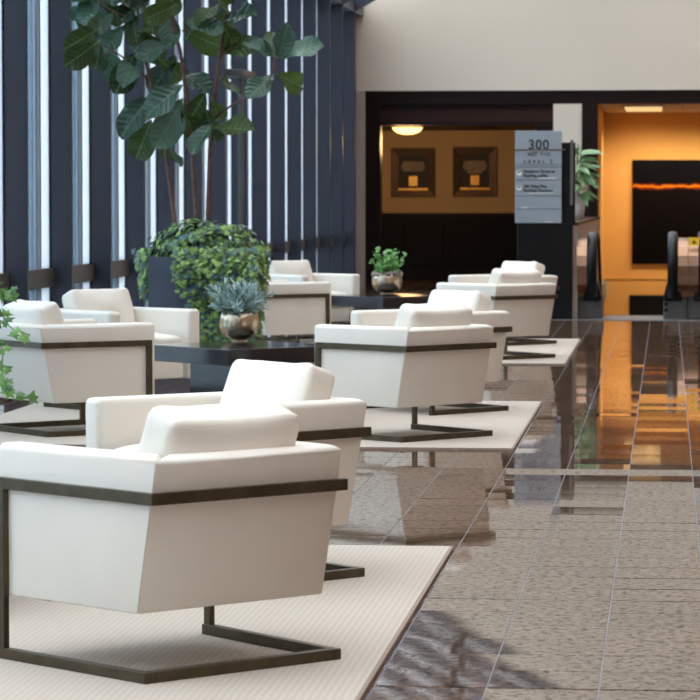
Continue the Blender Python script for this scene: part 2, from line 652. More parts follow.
# ------------------------------------------------------------------ sloping glass roof
rise = SL * (XR - XT)
bm = bmesh.new()
box(bm, XR - 0.25, XR, YB, YE, zroof(XR) - 0.25, zroof(XR) + 0.4)
ceiling = struct(obj('ceiling', bm, 'fin'))
bm = bmesh.new()
x0, x1 = XT - 0.1, XR
pr = [Vector((x0, -0.05, zroof(x0))), Vector((x1, -0.05, zroof(x1))), Vector((x1, -0.05, zroof(x1) + 0.24)), Vector((x0, -0.05, zroof(x0) + 0.24))]
prism(bm, pr, (0, 0.10, 0))
bmesh.ops.recalc_face_normals(bm, faces=bm.faces)
raf_me = bpy.data.meshes.new('rafter')
bm.to_mesh(raf_me)
bm.free()
raf_me.materials.append(M['fin'])
bm = bmesh.new()
pr = [Vector((x0, 0.05, zroof(x0) + 0.20)), Vector((x1, 0.05, zroof(x1) + 0.20)), Vector((x1, 0.05, zroof(x1) + 0.215)), Vector((x0, 0.05, zroof(x0) + 0.215))]
prism(bm, pr, (0, PITCH - 0.10, 0))
bmesh.ops.recalc_face_normals(bm, faces=bm.faces)
rp_me = bpy.data.meshes.new('roof_pane')
bm.to_mesh(rp_me)
bm.free()
rp_me.materials.append(M['roofpane'])
pu = bmesh.new()
for q in range(4):
    xx = XT + 1.6 + q * 1.75
    zq = zroof(xx)
    box(pu, xx - 0.04, xx + 0.04, 0.05, PITCH - 0.05, zq + 0.08, zq + 0.20)
bmesh.ops.recalc_face_normals(pu, faces=pu.faces)
pu_me = bpy.data.meshes.new('purlin')
pu.to_mesh(pu_me)
pu.free()
pu_me.materials.append(M['fin'])
bm = bmesh.new()
prism(bm, [Vector((x0, ylast + 0.05, zroof(x0) + 0.20)), Vector((x1, ylast + 0.05, zroof(x1) + 0.20)), Vector((x1, ylast + 0.05, zroof(x1) + 0.215)), Vector((x0, ylast + 0.05, zroof(x0) + 0.215))], (0, YE - ylast - 0.05, 0))
obj('roof_pane', bm, 'roofpane', ceiling)
for kk in kf:
    y = Y0FIN + kk * PITCH
    o = link('rafter', raf_me, None, ceiling); o.location = (0, y, 0)
    if y + PITCH > YE:
        continue
    o = link('roof_pane', rp_me, None, ceiling); o.location = (0, y, 0)
    o = link('purlin', pu_me, None, ceiling); o.location = (0, y, 0)

# ------------------------------------------------------------------ right wall, wall behind the camera
zr = zroof(XR) + 0.4
struct(boxo('wall_right', XR, XR + 0.3, YB, 50, -5.2, zr, 'stone'))
bm = bmesh.new()
prism(bm, [Vector((XG - .1, YB, 0)), Vector((XR, YB, 0)), Vector((XR, YB, zroof(XR) + .3)), Vector((XG - .1, YB, zroof(XG - .1) + .3))], (0, -0.3, 0))
struct(obj('wall_back', bm, 'stone'))

# ------------------------------------------------------------------ end wall
z90 = Zl(90.5, YE)
z104 = Zl(104, YE)
z125 = Zl(125, YE)
x_in = XT + 0.02
bm = bmesh.new()
prism(bm, [Vector((XG - .2, YE, z90)), Vector((XR, YE, z90)), Vector((XR, YE, zroof(XR) + .3)), Vector((XG - .2, YE, zroof(XG - .2) + .3))], (0, 0.35, 0))
wall_front = struct(obj('wall_front', bm, 'beige'))
boxo('pillar', Xl(553, YE), Xl(581.5, YE), YE + 0.03, YE + 0.35, 0, z104, 'beige', wall_front)
struct(boxo('trim_1', XG - 0.1, Xl(365, YE), YE - 0.02, YE + 0.35, 0, z90, 'trim'))
struct(boxo('trim_2', Xl(365, YE), XR, YE + 0.03, YE + 0.33, z104, z90, 'wood'))
struct(boxo('trim_3', Xl(365, YE), Xl(380, YE), YE + 0.05, YE + 0.33, 0, z104, 'wood'))
t4 = struct(boxo('trim_4', Xl(380, YE), Xl(553, YE), YE + 0.10, YE + 0.30, z125, z104, 'woodlight'))
boxo('moulding', Xl(380, YE), Xl(553, YE), YE + 0.07, YE + 0.10, z125, z125 + 0.05, 'wood', t4)
boxo('moulding', Xl(380, YE), Xl(553, YE), YE + 0.07, YE + 0.10, z104 - 0.06, z104, 'wood', t4)
struct(boxo('trim_5', Xl(536, YE), Xl(553, YE), YE + 0.05, YE + 0.33, 0, z125, 'wood'))
struct(boxo('trim_6', Xl(581.5, YE), Xl(597.5, YE), YE + 0.0, YE + 0.33, -5, z104, 'wood'))

# recess with the framed prints
YR = 50.0
zw = Zl(213, YR)
xl = Xl(365, YE) - 0.5
xr = Xl(553, YE)
wr = struct(boxo('wall_recess', xl, xr, YR, YR + 0.2, 0, z125 + 0.3, 'tan'))
wn = boxo('wainscot', xl, xr, YR - 0.05, YR, 0, zw - 0.05, 'wainscot', wr)
boxo('chair_rail', xl, xr, YR - 0.08, YR, zw - 0.05, zw, 'wood', wr)
np_ = 5
for q in range(np_):
    a = xl + 0.1 + (xr - xl - 0.1) * q / np_
    b = xl + (xr - xl - 0.1) * (q + 1) / np_
    boxo('panel', a, b, YR - 0.065, YR - 0.05, 0.2, zw - 0.18, 'wainscot', wr, 0.008)
struct(boxo('wall_recess_left', xl - 0.2, xl, YE + 0.33, YR + 0.2, 0, z125 + 0.3, 'wood'))
struct(boxo('wall_recess_right', xr, xr + 0.2, YE + 0.35, YR + 0.2, 0, z125 + 0.3, 'wood'))
struct(boxo('ceiling_recess', xl, xr, YE + 0.30, YR, z125 - 0.02 + 0.06, z125 + 0.24, 'wood'))

# ceiling dome lamp of the recess
YL = 46.6
pl = on_y(407.5, 127, YL)
zc = z125 + 0.04
dl = thing('ceiling_lamp', (pl.x, YL, zc), 0, 'glowing shallow dome lamp on the ceiling of the dark recess', 'lamp')
bm = bmesh.new()
lathe(bm, [(0.24, -0.03), (0.245, -0.02), (0.245, 0.0), (0.02, 0.0)], 32)
obj('rim', bm, 'giltbright', dl, True)
bm = bmesh.new()
lathe(bm, [(0.01, -0.135), (0.08, -0.13), (0.15, -0.11), (0.20, -0.08), (0.235, -0.03), (0.2, -0.025)], 32)
obj('glass_dome', bm, 'lampglow', dl, True)
ld = bpy.data.lights.new('recess_bulb', 'POINT')
ld.energy = 38
ld.color = (1, 0.60, 0.27)
ld.shadow_soft_size = 0.2
lo = bpy.data.objects.new('bulb', ld)
C.objects.link(lo)
lo.parent = dl
lo.location = (0, 0, -0.25)


def framed_print(px0, px1, py0, py1, label, kind):
    a = on_y(px0, py0, YR)
    b = on_y(px1, py1, YR)
    cx, cz, W, Hh = (a.x + b.x) / 2, (a.z + b.z) / 2, (b.x - a.x), (a.z - b.z)
    t = thing('framed_print', (cx, YR, cz), 0, label, 'picture', 'framed prints in the recess')
    fw_ = 0.13
    bm = bmesh.new()
    for s in range(4):
        W2, H2 = W / 2, Hh / 2
        o = [(-W2, -H2), (W2, -H2), (W2, H2), (-W2, H2)]
        i = [(-W2 + fw_, -H2 + fw_), (W2 - fw_, -H2 + fw_), (W2 - fw_, H2 - fw_), (-W2 + fw_, H2 - fw_)]
        p, q = o[s], o[(s + 1) % 4]
        u, v = i[s], i[(s + 1) % 4]
        hexa(bm, [(p[0], -0.001, p[1]), (q[0], -0.001, q[1]), (v[0], -0.001, v[1]), (u[0], -0.001, u[1]), (p[0], -0.05, p[1]), (q[0], -0.05, q[1]), (v[0], -0.03, v[1]), (u[0], -0.03, u[1])])
    obj('frame', bm, 'gilt', t)
    boxo('inner_lip', -W / 2 + fw_ - .01, W / 2 - fw_ + .01, -0.035, -0.004, -Hh / 2 + fw_ - 0.02, -Hh / 2 + fw_ + 0.015, 'giltbright', t)
    pr_ = boxo('print', -W / 2 + fw_, W / 2 - fw_, -0.012, -0.003, -Hh / 2 + fw_, Hh / 2 - fw_, 'picdark', t)
    bm = bmesh.new()
    # column capital: abacus, two volutes, a block of shaft
    box(bm, -0.17, 0.17, -0.022, -0.012, 0.13, 0.18)
    for s in (-1, 1):
        for r in (0.075, 0.04):
            lathe_y(bm, r, s * 0.12, 0.09, -0.024 if r > .05 else -0.03)
    box(bm, -0.09, 0.09, -0.022, -0.012, 0.02, 0.14)
    if kind:
        box(bm, -0.12, 0.12, -0.02, -0.012, -0.03, 0.03)
    obj('capital', bm, 'picpale', t)
    boxo('shaft', -0.07, 0.07, -0.024, -0.012, -0.22, -0.06, 'giltbright', t)


def lathe_y(bm, r, cx, cz, y):
    a = [bm.verts.new((cx + r * math.cos(q * math.pi / 8), y, cz + r * math.sin(q * math.pi / 8))) for q in range(16)]
    b = [bm.verts.new((v.co.x, -0.012, v.co.z)) for v in a]
    bm.faces.new(a)
    for q in range(16):
        bm.faces.new([a[q], b[q], b[(q + 1) % 16], a[(q + 1) % 16]])


framed_print(391, 435.5, 148, 197, 'gilt framed column print nearer the glowing dome lamp', 0)
framed_print(453, 497, 147, 196.5, 'gilt framed column print nearer the grey directory sign', 1)

# ------------------------------------------------------------------ orange stair hall beyond the well
YO = 49.4
xo = Xl(597.5, YE + 0.33)
wo = struct(boxo('wall_orange', xo - 0.2, XR, YO, YO + 0.2, -5, z104 + 0.2, 'orange'))
zg = on_y(640, 278, YO).z
boxo('floor_line_moulding', xo, XR, YO - 0.015, YO, zg - 0.02, zg + 0.02, 'orange', wo)
struct(boxo('wall_orange_side', xo - 0.2, xo, YE + 0.33, YO, -5, z104 + 0.2, 'orange'))
co = struct(boxo('ceiling_orange', xo, XR, YE + 0.33, YO, z104 + 0.02, z104 + 0.2, 'ceil'))
for q in range(6):
    a = xo + 0.02 + q * 0.62
    boxo('ceiling_tile', a, a + 0.60, YE + 0.36, YE + 0.36 + 2.2, z104, z104 + 0.02, 'ceil', co, 0.004)
    boxo('ceiling_tile', a, a + 0.60, YE + 0.36 + 2.22, YO - 0.02, z104, z104 + 0.02, 'ceil', co, 0.004)
a = on_y(623, 106, YE + 1.5)
b = on_y(664, 106, YE + 1.5)
lt = thing('ceiling_light', ((a.x + b.x) / 2, YE + 1.9, z104), 0, 'flat lit ceiling panel above the orange wall', 'light')
ww = (b.x - a.x) / 2
boxo('housing', -ww, ww, -1.2, 1.2, -0.025, -0.001, 'ceil', lt)
boxo('diffuser', -ww + 0.03, ww - 0.03, -1.17, 1.17, -0.032, -0.02, 'panelglow', lt)
for q, xx in enumerate((-0.25, 1.0, 2.2)):
    dn = thing('downlight', (xx, YO - 1.35, z104), 0, ['recessed warm downlight above the left end of the orange wall', 'recessed warm downlight above the middle of the orange wall', 'recessed warm downlight above the right end of the orange wall'][q], 'light', 'downlights over the escalator')
    bm = bmesh.new()
    lathe(bm, [(0.07, -0.012), (0.09, -0.012), (0.09, -0.001), (0.07, -0.001)], 20)
    obj('trim_ring', bm, 'steel', dn)
    bm = bmesh.new()
    lathe(bm, [(0.005, -0.014), (0.07, -0.012), (0.07, -0.002), (0.005, -0.002)], 20)
    obj('lens', bm, 'spotglow', dn)
    ld = bpy.data.lights.new('downlight_lamp', 'SPOT')
    ld.energy = 72
    ld.color = (1, 0.85, 0.58)
    ld.spot_size = math.radians(150)
    ld.spot_blend = 0.6
    ld.shadow_soft_size = 0.1
    lo = bpy.data.objects.new('lamp', ld)
    C.objects.link(lo)
    lo.parent = dn
    lo.location = (0, 0, -0.05)
    lo.rotation_euler = (math.radians(12), 0, 0)

a = on_y(632.5, 160, YO)
b = on_y(738, 264, YO)
pt = thing('painting', ((a.x + b.x) / 2, YO - 0.005, b.z), 0, 'large dark canvas with a glowing orange horizon band', 'painting')
bm = bmesh.new()
box(bm, a.x - (a.x + b.x) / 2, b.x - (a.x + b.x) / 2, -0.05, 0, 0, a.z - b.z)
obj('canvas', bm, 'painting', pt)
a = on_y(629.5, 295, YO)
b = on_y(661, 330, YO)
tag(boxo('dark_panel', a.x, b.x + 0.3, YO - 0.04, YO - 0.003, b.z - 0.2, a.z, 'black', None, 0.01), 'black panel low on the orange wall under the painting', 'panel')

# floor of the level below and the sides of the well
struct(boxo('floor_lower', xo - 0.3, XR, YW, YO, -5.2, -5.0, 'ceil'))
struct(boxo('wall_well', XP - 0.3, XR, YW - 0.20, YW - 0.162, -5.0, -0.02, 'orange'))

# low wall beside the well
lw = struct(boxo('wall_parapet', XP - 0.32, XP, YW + 0.05, YE - 0.01, -5.0, 1.03, 'trim'))
boxo('coping', XP - 0.34, XP + 0.01, YW + 0.03, YE - 0.01, 1.03, 1.06, 'woodlight', lw)
struct(boxo('trim_7', XP - 0.02, XR, YW - 0.16, YW - 0.02, -0.12, 0.006, 'steel'))

# ------------------------------------------------------------------ escalators
XL1 = Xl(592.5, YW)
XL2 = Xl(673, YW)
hw = (XL2 - XL1) / 2


def rail_path():
    p = []
    r = 0.33
    cz = 0.97 - 0.05 - r
    p.append((0.30, cz - r - 0.02))
    p.append((0.12, cz - r * 0.98))
    for q in range(0, 13):
        a = -math.pi / 2 - q * math.pi / 12
        p.append((r * math.cos(a), cz + r * math.sin(a)))
    p.append((0.9, 0.97 - 0.05))
    p.append((1.15, 0.91))
    p.append((1.4, 0.84))
    p.append((9.0, 0.84 - 7.6 * 0.577))
    return p


def esc(loc, label):
    t = thing('escalator', loc, 0, label, 'escalator', 'pair of escalators')
    path = rail_path()
    for s in (-1, 1):
        # handrail belt
        bm = bmesh.new()
        rings = []
        for i, (y, z) in enumerate(path):
            y0, z0 = path[max(0, i - 1)]
            y1, z1 = path[min(len(path) - 1, i + 1)]
            t_ = Vector((0, y1 - y0, z1 - z0)).normalized()
            nrm = Vector((0, -t_.z, t_.y))
            c = Vector((s * hw, y, z))
            ring = []
            for (u, v_) in ((-0.050, -0.024), (-0.056, 0.004), (-0.042, 0.030), (0, 0.038), (0.042, 0.030), (0.056, 0.004), (0.050, -0.024)):
                ring.append(bm.verts.new(c + Vector((u, 0, 0)) + nrm * v_))
            rings.append(ring)
        for r0, r1 in zip(rings, rings[1:]):
            for j in range(7):
                bm.faces.new([r0[j], r0[(j + 1) % 7], r1[(j + 1) % 7], r1[j]])
        bm.faces.new(rings[0]); bm.faces.new(rings[-1][::-1])
        obj('handrail', bm, 'rubber', t, True)
        # inner bright balustrade panel
        bm = bmesh.new()
        prof = [(y, z - 0.0) for y, z in path[1:]]
        bot = [(9.0, 0.84 - 7.6 * 0.577 - 0.9), (1.4, 0.05), (0.12, 0.1)]
        pts = [Vector((s * hw - 0.02, y * 0.93 if y < 0.4 else y, z)) for y, z in prof] + [Vector((s * hw - 0.02, y, z)) for y, z in bot]
        prism(bm, pts, (0.04, 0, 0))
        obj('balustrade', bm, 'steel', t)
        # outer rounded cladding
        bm = bmesh.new()
        xo_ = s * (hw + 0.05)
        xe = s * (hw + 0.165)
        r2 = 0.29
        cz = 0.59
        pts = []
        for q in range(0, 9):
            a_ = math.pi + math.pi / 2 - q * math.pi / 8
            pts.append(Vector((xo_, 0.0 + r2 * math.cos(a_), cz + r2 * math.sin(a_))))
        pts = [p for p in pts]
        pts += [Vector((xo_, 1.25, cz + r2)), Vector((xo_, 9.0, cz + r2 - 7.7 * 0.577)), Vector((xo_, 9.0, -5)), Vector((xo_, 0.1, -0.5)), Vector((xo_, 0.1, 0.3))]
        prism(bm, pts, (xe - xo_, 0, 0))
        obj('cladding', bm, 'brass', t)
        # newel box with the inlet boot
        bm = bmesh.new()
        x0_, x1_ = sorted((s * (hw + 0.165), s * (hw - 0.10)))
        box(bm, x0_, x1_, 0.06, 1.3, -0.02, 0.245)
        bevel(bm, 0.015, 2)
        nb = obj('newel_box', bm, 'greybox', t)
        bm = bmesh.new()
        hexa(bm, [(s * hw - 0.11, 0.0, 0.20), (s * hw + 0.11, 0.0, 0.20), (s * hw + 0.11, 0.4, 0.20), (s * hw - 0.11, 0.4, 0.20), (s * hw - 0.06, -0.02, 0.40), (s * hw + 0.06, -0.02, 0.40), (s * hw + 0.06, 0.3, 0.40), (s * hw - 0.06, 0.3, 0.40)])
        bevel(bm, 0.02, 2)
        obj('inlet_boot', bm, 'rubber', t)
        if s == 1:
            for zz_ in (0.10, 0.165):
                bm = bmesh.new()
                tube(bm, [(s * hw - 0.07, 0.045, zz_), (s * hw - 0.07, 0.07, zz_)], 0.022, 10)
                obj('button', bm, 'rubber', nb)
    # landing plate and descending steps
    boxo('landing_plate', -hw + 0.06, hw - 0.06, -0.02, 1.1, -0.06, -0.005, 'steel', t)
    for q in range(20):
        z = -0.03 - 0.21 * max(0, q - 1)
        y = 1.1 + 0.4 * q
        if z < -4.8:
            break
        boxo('step', -hw + 0.06, hw - 0.06, y, y + 0.4, z - 0.2, z, 'greybox', t)
    return t


e1 = esc(((XL1 + XL2) / 2, YW + 0.12, 0), 'escalator going down directly in front of the orange wall')
e2 = dup(e1, (e1.location.x + 2 * (hw + 0.165) + 0.005, YW + 0.12, 0), 0, 'second escalator cut off by the right edge of the photo')
a = on_y(693, 239.5, YW)
st = boxo('warning_sticker', -0.055, 0.055, -0.004, 0.0, -0.045, 0.045, 'sticker', e2)
st.location = (-(hw + 0.165) + 0.058, -0.2685, a.z - 0.02)
bm = bmesh.new()
prism(bm, [Vector((-0.022, -0.0045, -0.02)), Vector((0.022, -0.0045, -0.02)), Vector((0, -0.0045, 0.022))], (0, -0.002, 0))
obj('warning_symbol', bm, 'ink', st)

# ------------------------------------------------------------------ directory sign
YS = YW - 0.05
sa, sb = Xl(515, YS), Xl(561.5, YS)
zt, zb = Zl(131, YS), Zl(223, YS)
ds = thing('directory_sign', ((Xl(517, YS) + Xl(574, YS)) / 2, YS, 0), 0, 'black monolith with a grey 300 directory board on its upper half', 'sign')
ox = ds.location.x
boxo('monolith', Xl(517, YS) - ox, Xl(572.5, YS) - ox, 0.03, 0.28, 0.0, zb, 'black', ds, 0.006)
boxo('back_board', Xl(540, YS) - ox, Xl(575, YS) - ox, 0.05, 0.16, zb, Zl(142.5, YS), 'black', ds, 0.006)
boxo('edge_strip', Xl(570, YS) - ox, Xl(573, YS) - ox, 0.03, 0.05, Zl(205, YS), Zl(140, YS), 'greybox', ds)
sp = boxo('sign_panel', sa - ox, sb - ox, 0.0, 0.03, zb, zt, 'signgrey', ds, 0.003)
boxo('cross_rod', sa - ox - 0.035, sb - ox + 0.035, -0.012, -0.003, Zl(150.2, YS), Zl(149.2, YS), 'brass', ds)
for py in (164.6, 167, 180, 196, 209):
    boxo('groove', sa - ox, sb - ox, -0.003, 0.001, Zl(py + .35, YS), Zl(py - .35, YS), 'inkpale', ds)
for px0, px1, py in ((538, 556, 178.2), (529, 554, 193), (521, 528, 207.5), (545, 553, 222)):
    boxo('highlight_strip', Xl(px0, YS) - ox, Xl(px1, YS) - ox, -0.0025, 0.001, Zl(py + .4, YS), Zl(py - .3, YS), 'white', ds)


def text(body, px, py, hpx, m, parent, align='CENTER', spacing=1.0, wpx=None, bold=0.02):
    cu = bpy.data.curves.new('text', 'FONT')
    cu.body = body
    cu.align_x = align
    cu.space_character = spacing
    cu.size = hpx * YS / F / 0.70
    cu.extrude = 0.0015
    cu.offset = bold * cu.size
    o = bpy.data.objects.new('lettering', cu)
    C.objects.link(o)
    bpy.context.view_layer.update()
    me = bpy.data.meshes.new_from_object(o.evaluated_get(bpy.context.evaluated_depsgraph_get()))
    bpy.data.objects.remove(o)
    me.name = 'lettering'
    if wpx:
        xs = [v.co.x for v in me.vertices]
        f_ = wpx * YS / F / (max(xs) - min(xs))
        for v_ in me.vertices:
            v_.co.x *= f_
    me.materials.clear()
    o = link('lettering', me, m, parent)
    o.location = (Xl(px, YS) - ox, -0.0025, Zl(py + hpx / 2, YS))
    o.rotation_euler = (math.pi / 2, 0, 0)
    return o


text('300', 538.5, 144.5, 9.5, 'ink', ds, wpx=20, spacing=1.15)
text('WEST', 532.3, 154.3, 3.6, 'ink', ds, spacing=1.15, wpx=10)
text('PINE', 545, 154.3, 3.6, 'inkpale', ds, spacing=1.15, wpx=10)
text('LEVEL 2', 538.0, 161.6, 3.0, 'ink', ds, spacing=1.9, wpx=28)
text('Escalators Down to', 523.5, 171.2, 3.0, 'ink', ds, 'LEFT', wpx=31)
text('Building Lobby', 523.5, 175.4, 3.0, 'ink', ds, 'LEFT', wpx=24)
text('300 West Pine', 523.5, 186.2, 3.0, 'ink', ds, 'LEFT', wpx=23)
text('Building Directory', 523.5, 190.4, 3.0, 'ink', ds, 'LEFT', wpx=29)
for py in (173, 188):
    bm = bmesh.new()
    c = Vector((Xl(519, YS) - ox, 0, Zl(py, YS)))
    pts = [c + Vector((0.028 * math.cos(q * math.pi / 8), -0.003, 0.028 * math.sin(q * math.pi / 8))) for q in range(16)]
    prism(bm, pts, (0, 0.004, 0))
    o = obj('arrow_disc', bm, 'white', ds)
    bm = bmesh.new()
    prism(bm, [c + Vector((-0.022, -0.0045, 0.016)), c + Vector((0.022, -0.0045, 0.016)), c + Vector((0, -0.0045, -0.006))], (0, 0.003, 0))
    obj('down_arrow', bm, 'ink', ds)


# ------------------------------------------------------------------ leaves
def leaf_mesh(name, L, prof, fold=0.12, curl=0.2, wave=0.0, nv=8, seed=0):
    """flat-ish leaf along +y, width profile prof(t), normal +z, base at the origin"""
    r = random.Random(seed)
    bm = bmesh.new()
    rows = []
    for i in range(nv + 1):
        t = i / nv
        wdt = prof(t) * L
        zc_ = -curl * L * t * t
        row = []
        for u in (-1, -0.5, 0, 0.5, 1):
            wv_ = wave * L * math.sin(t * 9 + u * 2 + seed) * abs(u) + r.uniform(-1, 1) * wave * L * 0.3 * abs(u)
            row.append(bm.verts.new((u * wdt, t * L, zc_ + fold * wdt * abs(u) + wv_)))
        rows.append(row)
    for a_, b_ in zip(rows, rows[1:]):
        for j in range(4):
            bm.faces.new([a_[j], a_[j + 1], b_[j + 1], b_[j]])
    me = bpy.data.meshes.new(name)
    bmesh.ops.remove_doubles(bm, verts=bm.verts, dist=1e-5)
    bm.to_mesh(me)
    bm.free()
    for p in me.polygons:
        p.use_smooth = True
    return me


def fig_prof(t):
    # fiddle leaf: narrow waist, broad round head
    a_ = 0.16 * math.sin(min(1, t / 0.30) * math.pi / 2) * (1 - 0.15 * math.exp(-((t - 0.38) / 0.1) ** 2))
    b_ = 0.29 * math.sqrt(max(0, 1 - ((t - 0.62) / 0.385) ** 2)) if t > 0.25 else 0
    return max(a_ * (1 if t < 0.9 else (1 - t) / 0.1), b_, 0.004)


def orient(o, base, tip, normal_hint):
    y = (tip - base).normalized()
    x = y.cross(normal_hint)
    if x.length < 1e-3:
        x = y.orthogonal()
    x.normalize()
    z = x.cross(y)
    L = (tip - base).length
    m = Matrix((x, y, z)).transposed().to_4x4()
    m.translation = base
    o.matrix_local = m @ Matrix.Diagonal((L, L, L, 1))


# ------------------------------------------------------------------ planter with ivy and fiddle-leaf fig
YP = 22.5
PX0, PX1 = on_y(148, 260, YP - 0.35).x, on_y(240, 260, YP - 0.35).x
PZ = on_y(150, 257, YP - 0.35).z
pcx = (PX0 + PX1) / 2
phw = (PX1 - PX0) / 2
bm = bmesh.new()
o8 = [(-phw, -phw, 0), (phw, -phw, 0), (phw, phw, 0), (-phw, phw, 0)]
box(bm, -phw, phw, -phw, -phw + 0.03, 0, PZ)
box(bm, -phw, phw, phw - 0.03, phw, 0, PZ)
box(bm, -phw, -phw + 0.03, -phw + 0.03, phw - 0.03, 0, PZ)
box(bm, phw - 0.03, phw, -phw + 0.03, phw - 0.03, 0, PZ)
pln = thing('planter', (pcx, YP, 0), 0, 'tall slate square planter half hidden by trailing ivy', 'planter')
obj('box', bm, 'planter', pln)
boxo('soil', -phw + 0.03, phw - 0.03, -phw + 0.03, phw - 0.03, 0.05, PZ - 0.05, 'soil', pln)

rr = random.Random(3)
pcol = Vector((pcx, YP, 0))


def ivy_leaf(verts, faces, c, n, d, s):
    """small lobed ivy leaf: five lobes, one fan"""
    d = (d - n * d.dot(n)).normalized()
    x = d.cross(n)
    k0 = len(verts)
    out = [(0, -0.1), (0.55, -0.15), (0.30, 0.25), (0.50, 0.55), (0.16, 0.60), (0, 1.0), (-0.16, 0.60), (-0.50, 0.55), (-0.30, 0.25), (-0.55, -0.15)]
    for (u, v_) in out:
        verts.append(c + x * u * s + d * v_ * s + n * (-0.18 * abs(u) * s))
    verts.append(c + d * 0.25 * s + n * 0.06 * s)
    kc = len(verts) - 1
    for i in range(10):
        faces.append((k0 + i, k0 + (i + 1) % 10, kc))


def cloud(parent, name, m, samples):
    verts, faces = [], []
    for c, n, d, s in samples:
        ivy_leaf(verts, faces, c, n.normalized(), d, s)
    me = bpy.data.meshes.new(name)
    me.from_pydata([tuple(v_) for v_ in verts], [], faces)
    o = link(name, me, m, parent)
    return o


ivy = thing('ivy', (pcx, YP, PZ), 0, 'bushy green ivy spilling over the slate planter under the fig tree', 'ivy plant')
sam, sam2 = [], []


def ivy_shell(px, py, dy):
    """bulging cloak of ivy in front of and over the planter"""
    return on_y(px, py, YP + dy) - Vector((pcx, YP, PZ))


zz0 = F / YP
for q in range(3600):
    u = rr.random()
    if u < 0.42:                                   # crown mound over the rim
        th = rr.uniform(0, 2 * math.pi)
        ph = math.acos(rr.uniform(0.0, 1))
        rad = rr.uniform(0.86, 1.05)
        n = Vector((math.sin(ph) * math.cos(th), math.sin(ph) * math.sin(th), math.cos(ph)))
        lump = 0.85 + 0.25 * noise.noise(n * 2.3 + Vector((3, 1, 0)))
        p = Vector((n.x * 0.50, n.y * 0.46, n.z * 0.31)) * rad * lump + Vector((0.03, 0, -0.02))
    elif u < 0.92:                                 # front and right curtain
        s_ = rr.random()
        drop = rr.random() ** 0.8
        if s_ < 0.66:
            xx = rr.uniform(-0.13, 0.50)
            if xx < 0.02 and drop > 0.25 + 0.35 * (xx + 0.13) / 0.15 + rr.uniform(0, .15):
                continue
            yy = -phw - 0.06 - 0.14 * math.sin(math.pi * min(1, drop * 1.3 + .2)) * rr.uniform(0.6, 1)
            n = Vector((0.25 * rr.uniform(-1, 1), -1, 0.5 + rr.uniform(-.3, .5)))
        else:
            yy = rr.uniform(-0.4, 0.35)
            xx = phw + 0.05 + 0.10 * rr.uniform(0.3, 1)
            n = Vector((1, -0.6, 0.5))
        edge = 0.05 * noise.noise(Vector((xx * 6, yy * 6, 0)))
        p = Vector((xx - 0.08 * drop * (1 if xx > .3 else 0), yy, 0.08 - drop * (0.72 + edge)))
    else:                                          # trail at the left side
        drop = rr.random()
        p = Vector((-phw - 0.02 - 0.10 * rr.random() * (1 - 0.6 * drop), rr.uniform(-0.33, 0.2), 0.06 - drop * 0.36))
        n = Vector((-0.8, -0.8, 0.4))
    n = n + Vector((rr.uniform(-.5, .5), rr.uniform(-.5, .5), rr.uniform(-.3, .5)))
    d = Vector((rr.uniform(-.6, .6), rr.uniform(-.6, .3), -1))
    if d.cross(n).length < 0.05:
        continue
    (sam if rr.random() < 0.72 else sam2).append((p, n, d, rr.uniform(0.032, 0.056)))
o = cloud(ivy, 'young_leaves', 'ivy', sam)
o['kind'] = 'stuff'
o = cloud(ivy, 'old_leaves', 'ivyold', sam2)
o['kind'] = 'stuff'
bm = bmesh.new()
for q in range(26):
    th = rr.uniform(-1.5, 0.4)
    a_ = Vector((0.25 * math.cos(th), 0.25 * math.sin(th), -0.05))
    b_ = Vector((0.42 * math.cos(th), 0.42 * math.sin(th), 0.06))
    c_ = Vector((0.44 * math.cos(th), 0.44 * math.sin(th), -rr.uniform(0.1, 0.5)))
    tube(bm, [a_, b_, c_], 0.004, 5)
obj('vines', bm, 'handle', ivy)

base = on_y(195, 240, YP)
fig = thing('fig_tree', (base.x, YP, PZ - 0.06), 0, 'fiddle leaf fig tree with three thin trunks rising from the ivy', 'tree')
forg = fig.location.copy()


def fp(px, py, dy=0.0):
    return on_y(px, py, YP + dy) - forg


paths = {
    'trunk': [
        ([(178, 250, 0), (174, 215, 0), (168, 170, .02), (164, 140, .03), (152, 90, 0.0), (146, 60, 0), (132, 20, 0), (120, -20, .05), (112, -60, .05)], 0.017, 0.010),
        ([(197, 250, .05), (196, 215, .05), (192, 150, .05), (186, 90, .02), (180, 50, .0), (169, 8, -.05), (162, -30, -.05), (150, -75, 0)], 0.018, 0.011),
        ([(207, 250, .1), (208, 210, .1), (210, 150, .1), (214, 100, .08), (219, 60, .05), (226, 15, .05), (232, -40, .05), (228, -90, .1)], 0.018, 0.011)],
    'branch': [
        ([(149, 80, 0), (130, 62, -.05), (112, 50, -.1), (98, 44, -.1)], 0.009, 0.005),
        ([(213, 120, .08), (232, 105, .0), (252, 96, -.08), (266, 88, -.1), (272, 72, -.1), (276, 55, -.1)], 0.008, 0.005),
        ([(219, 60, .05), (228, 50, .02), (240, 46, -.05)], 0.006, 0.004),
        ([(170, 10, -.05), (190, -20, -.1), (205, -50, -.1)], 0.007, 0.005),
        ([(132, 20, 0), (108, 8, -.1), (92, -4, -.1)], 0.008, 0.005)]}
for nm, ls in paths.items():
    for pts, r0, r1 in ls:
        bm = bmesh.new()
        P3 = [fp(*p) for p in pts]
        tube(bm, P3, [r0 + (r1 - r0) * i / (len(P3) - 1) for i in range(len(P3))], 7)
        obj(nm, bm, 'bark', fig, True)
FIGM = []
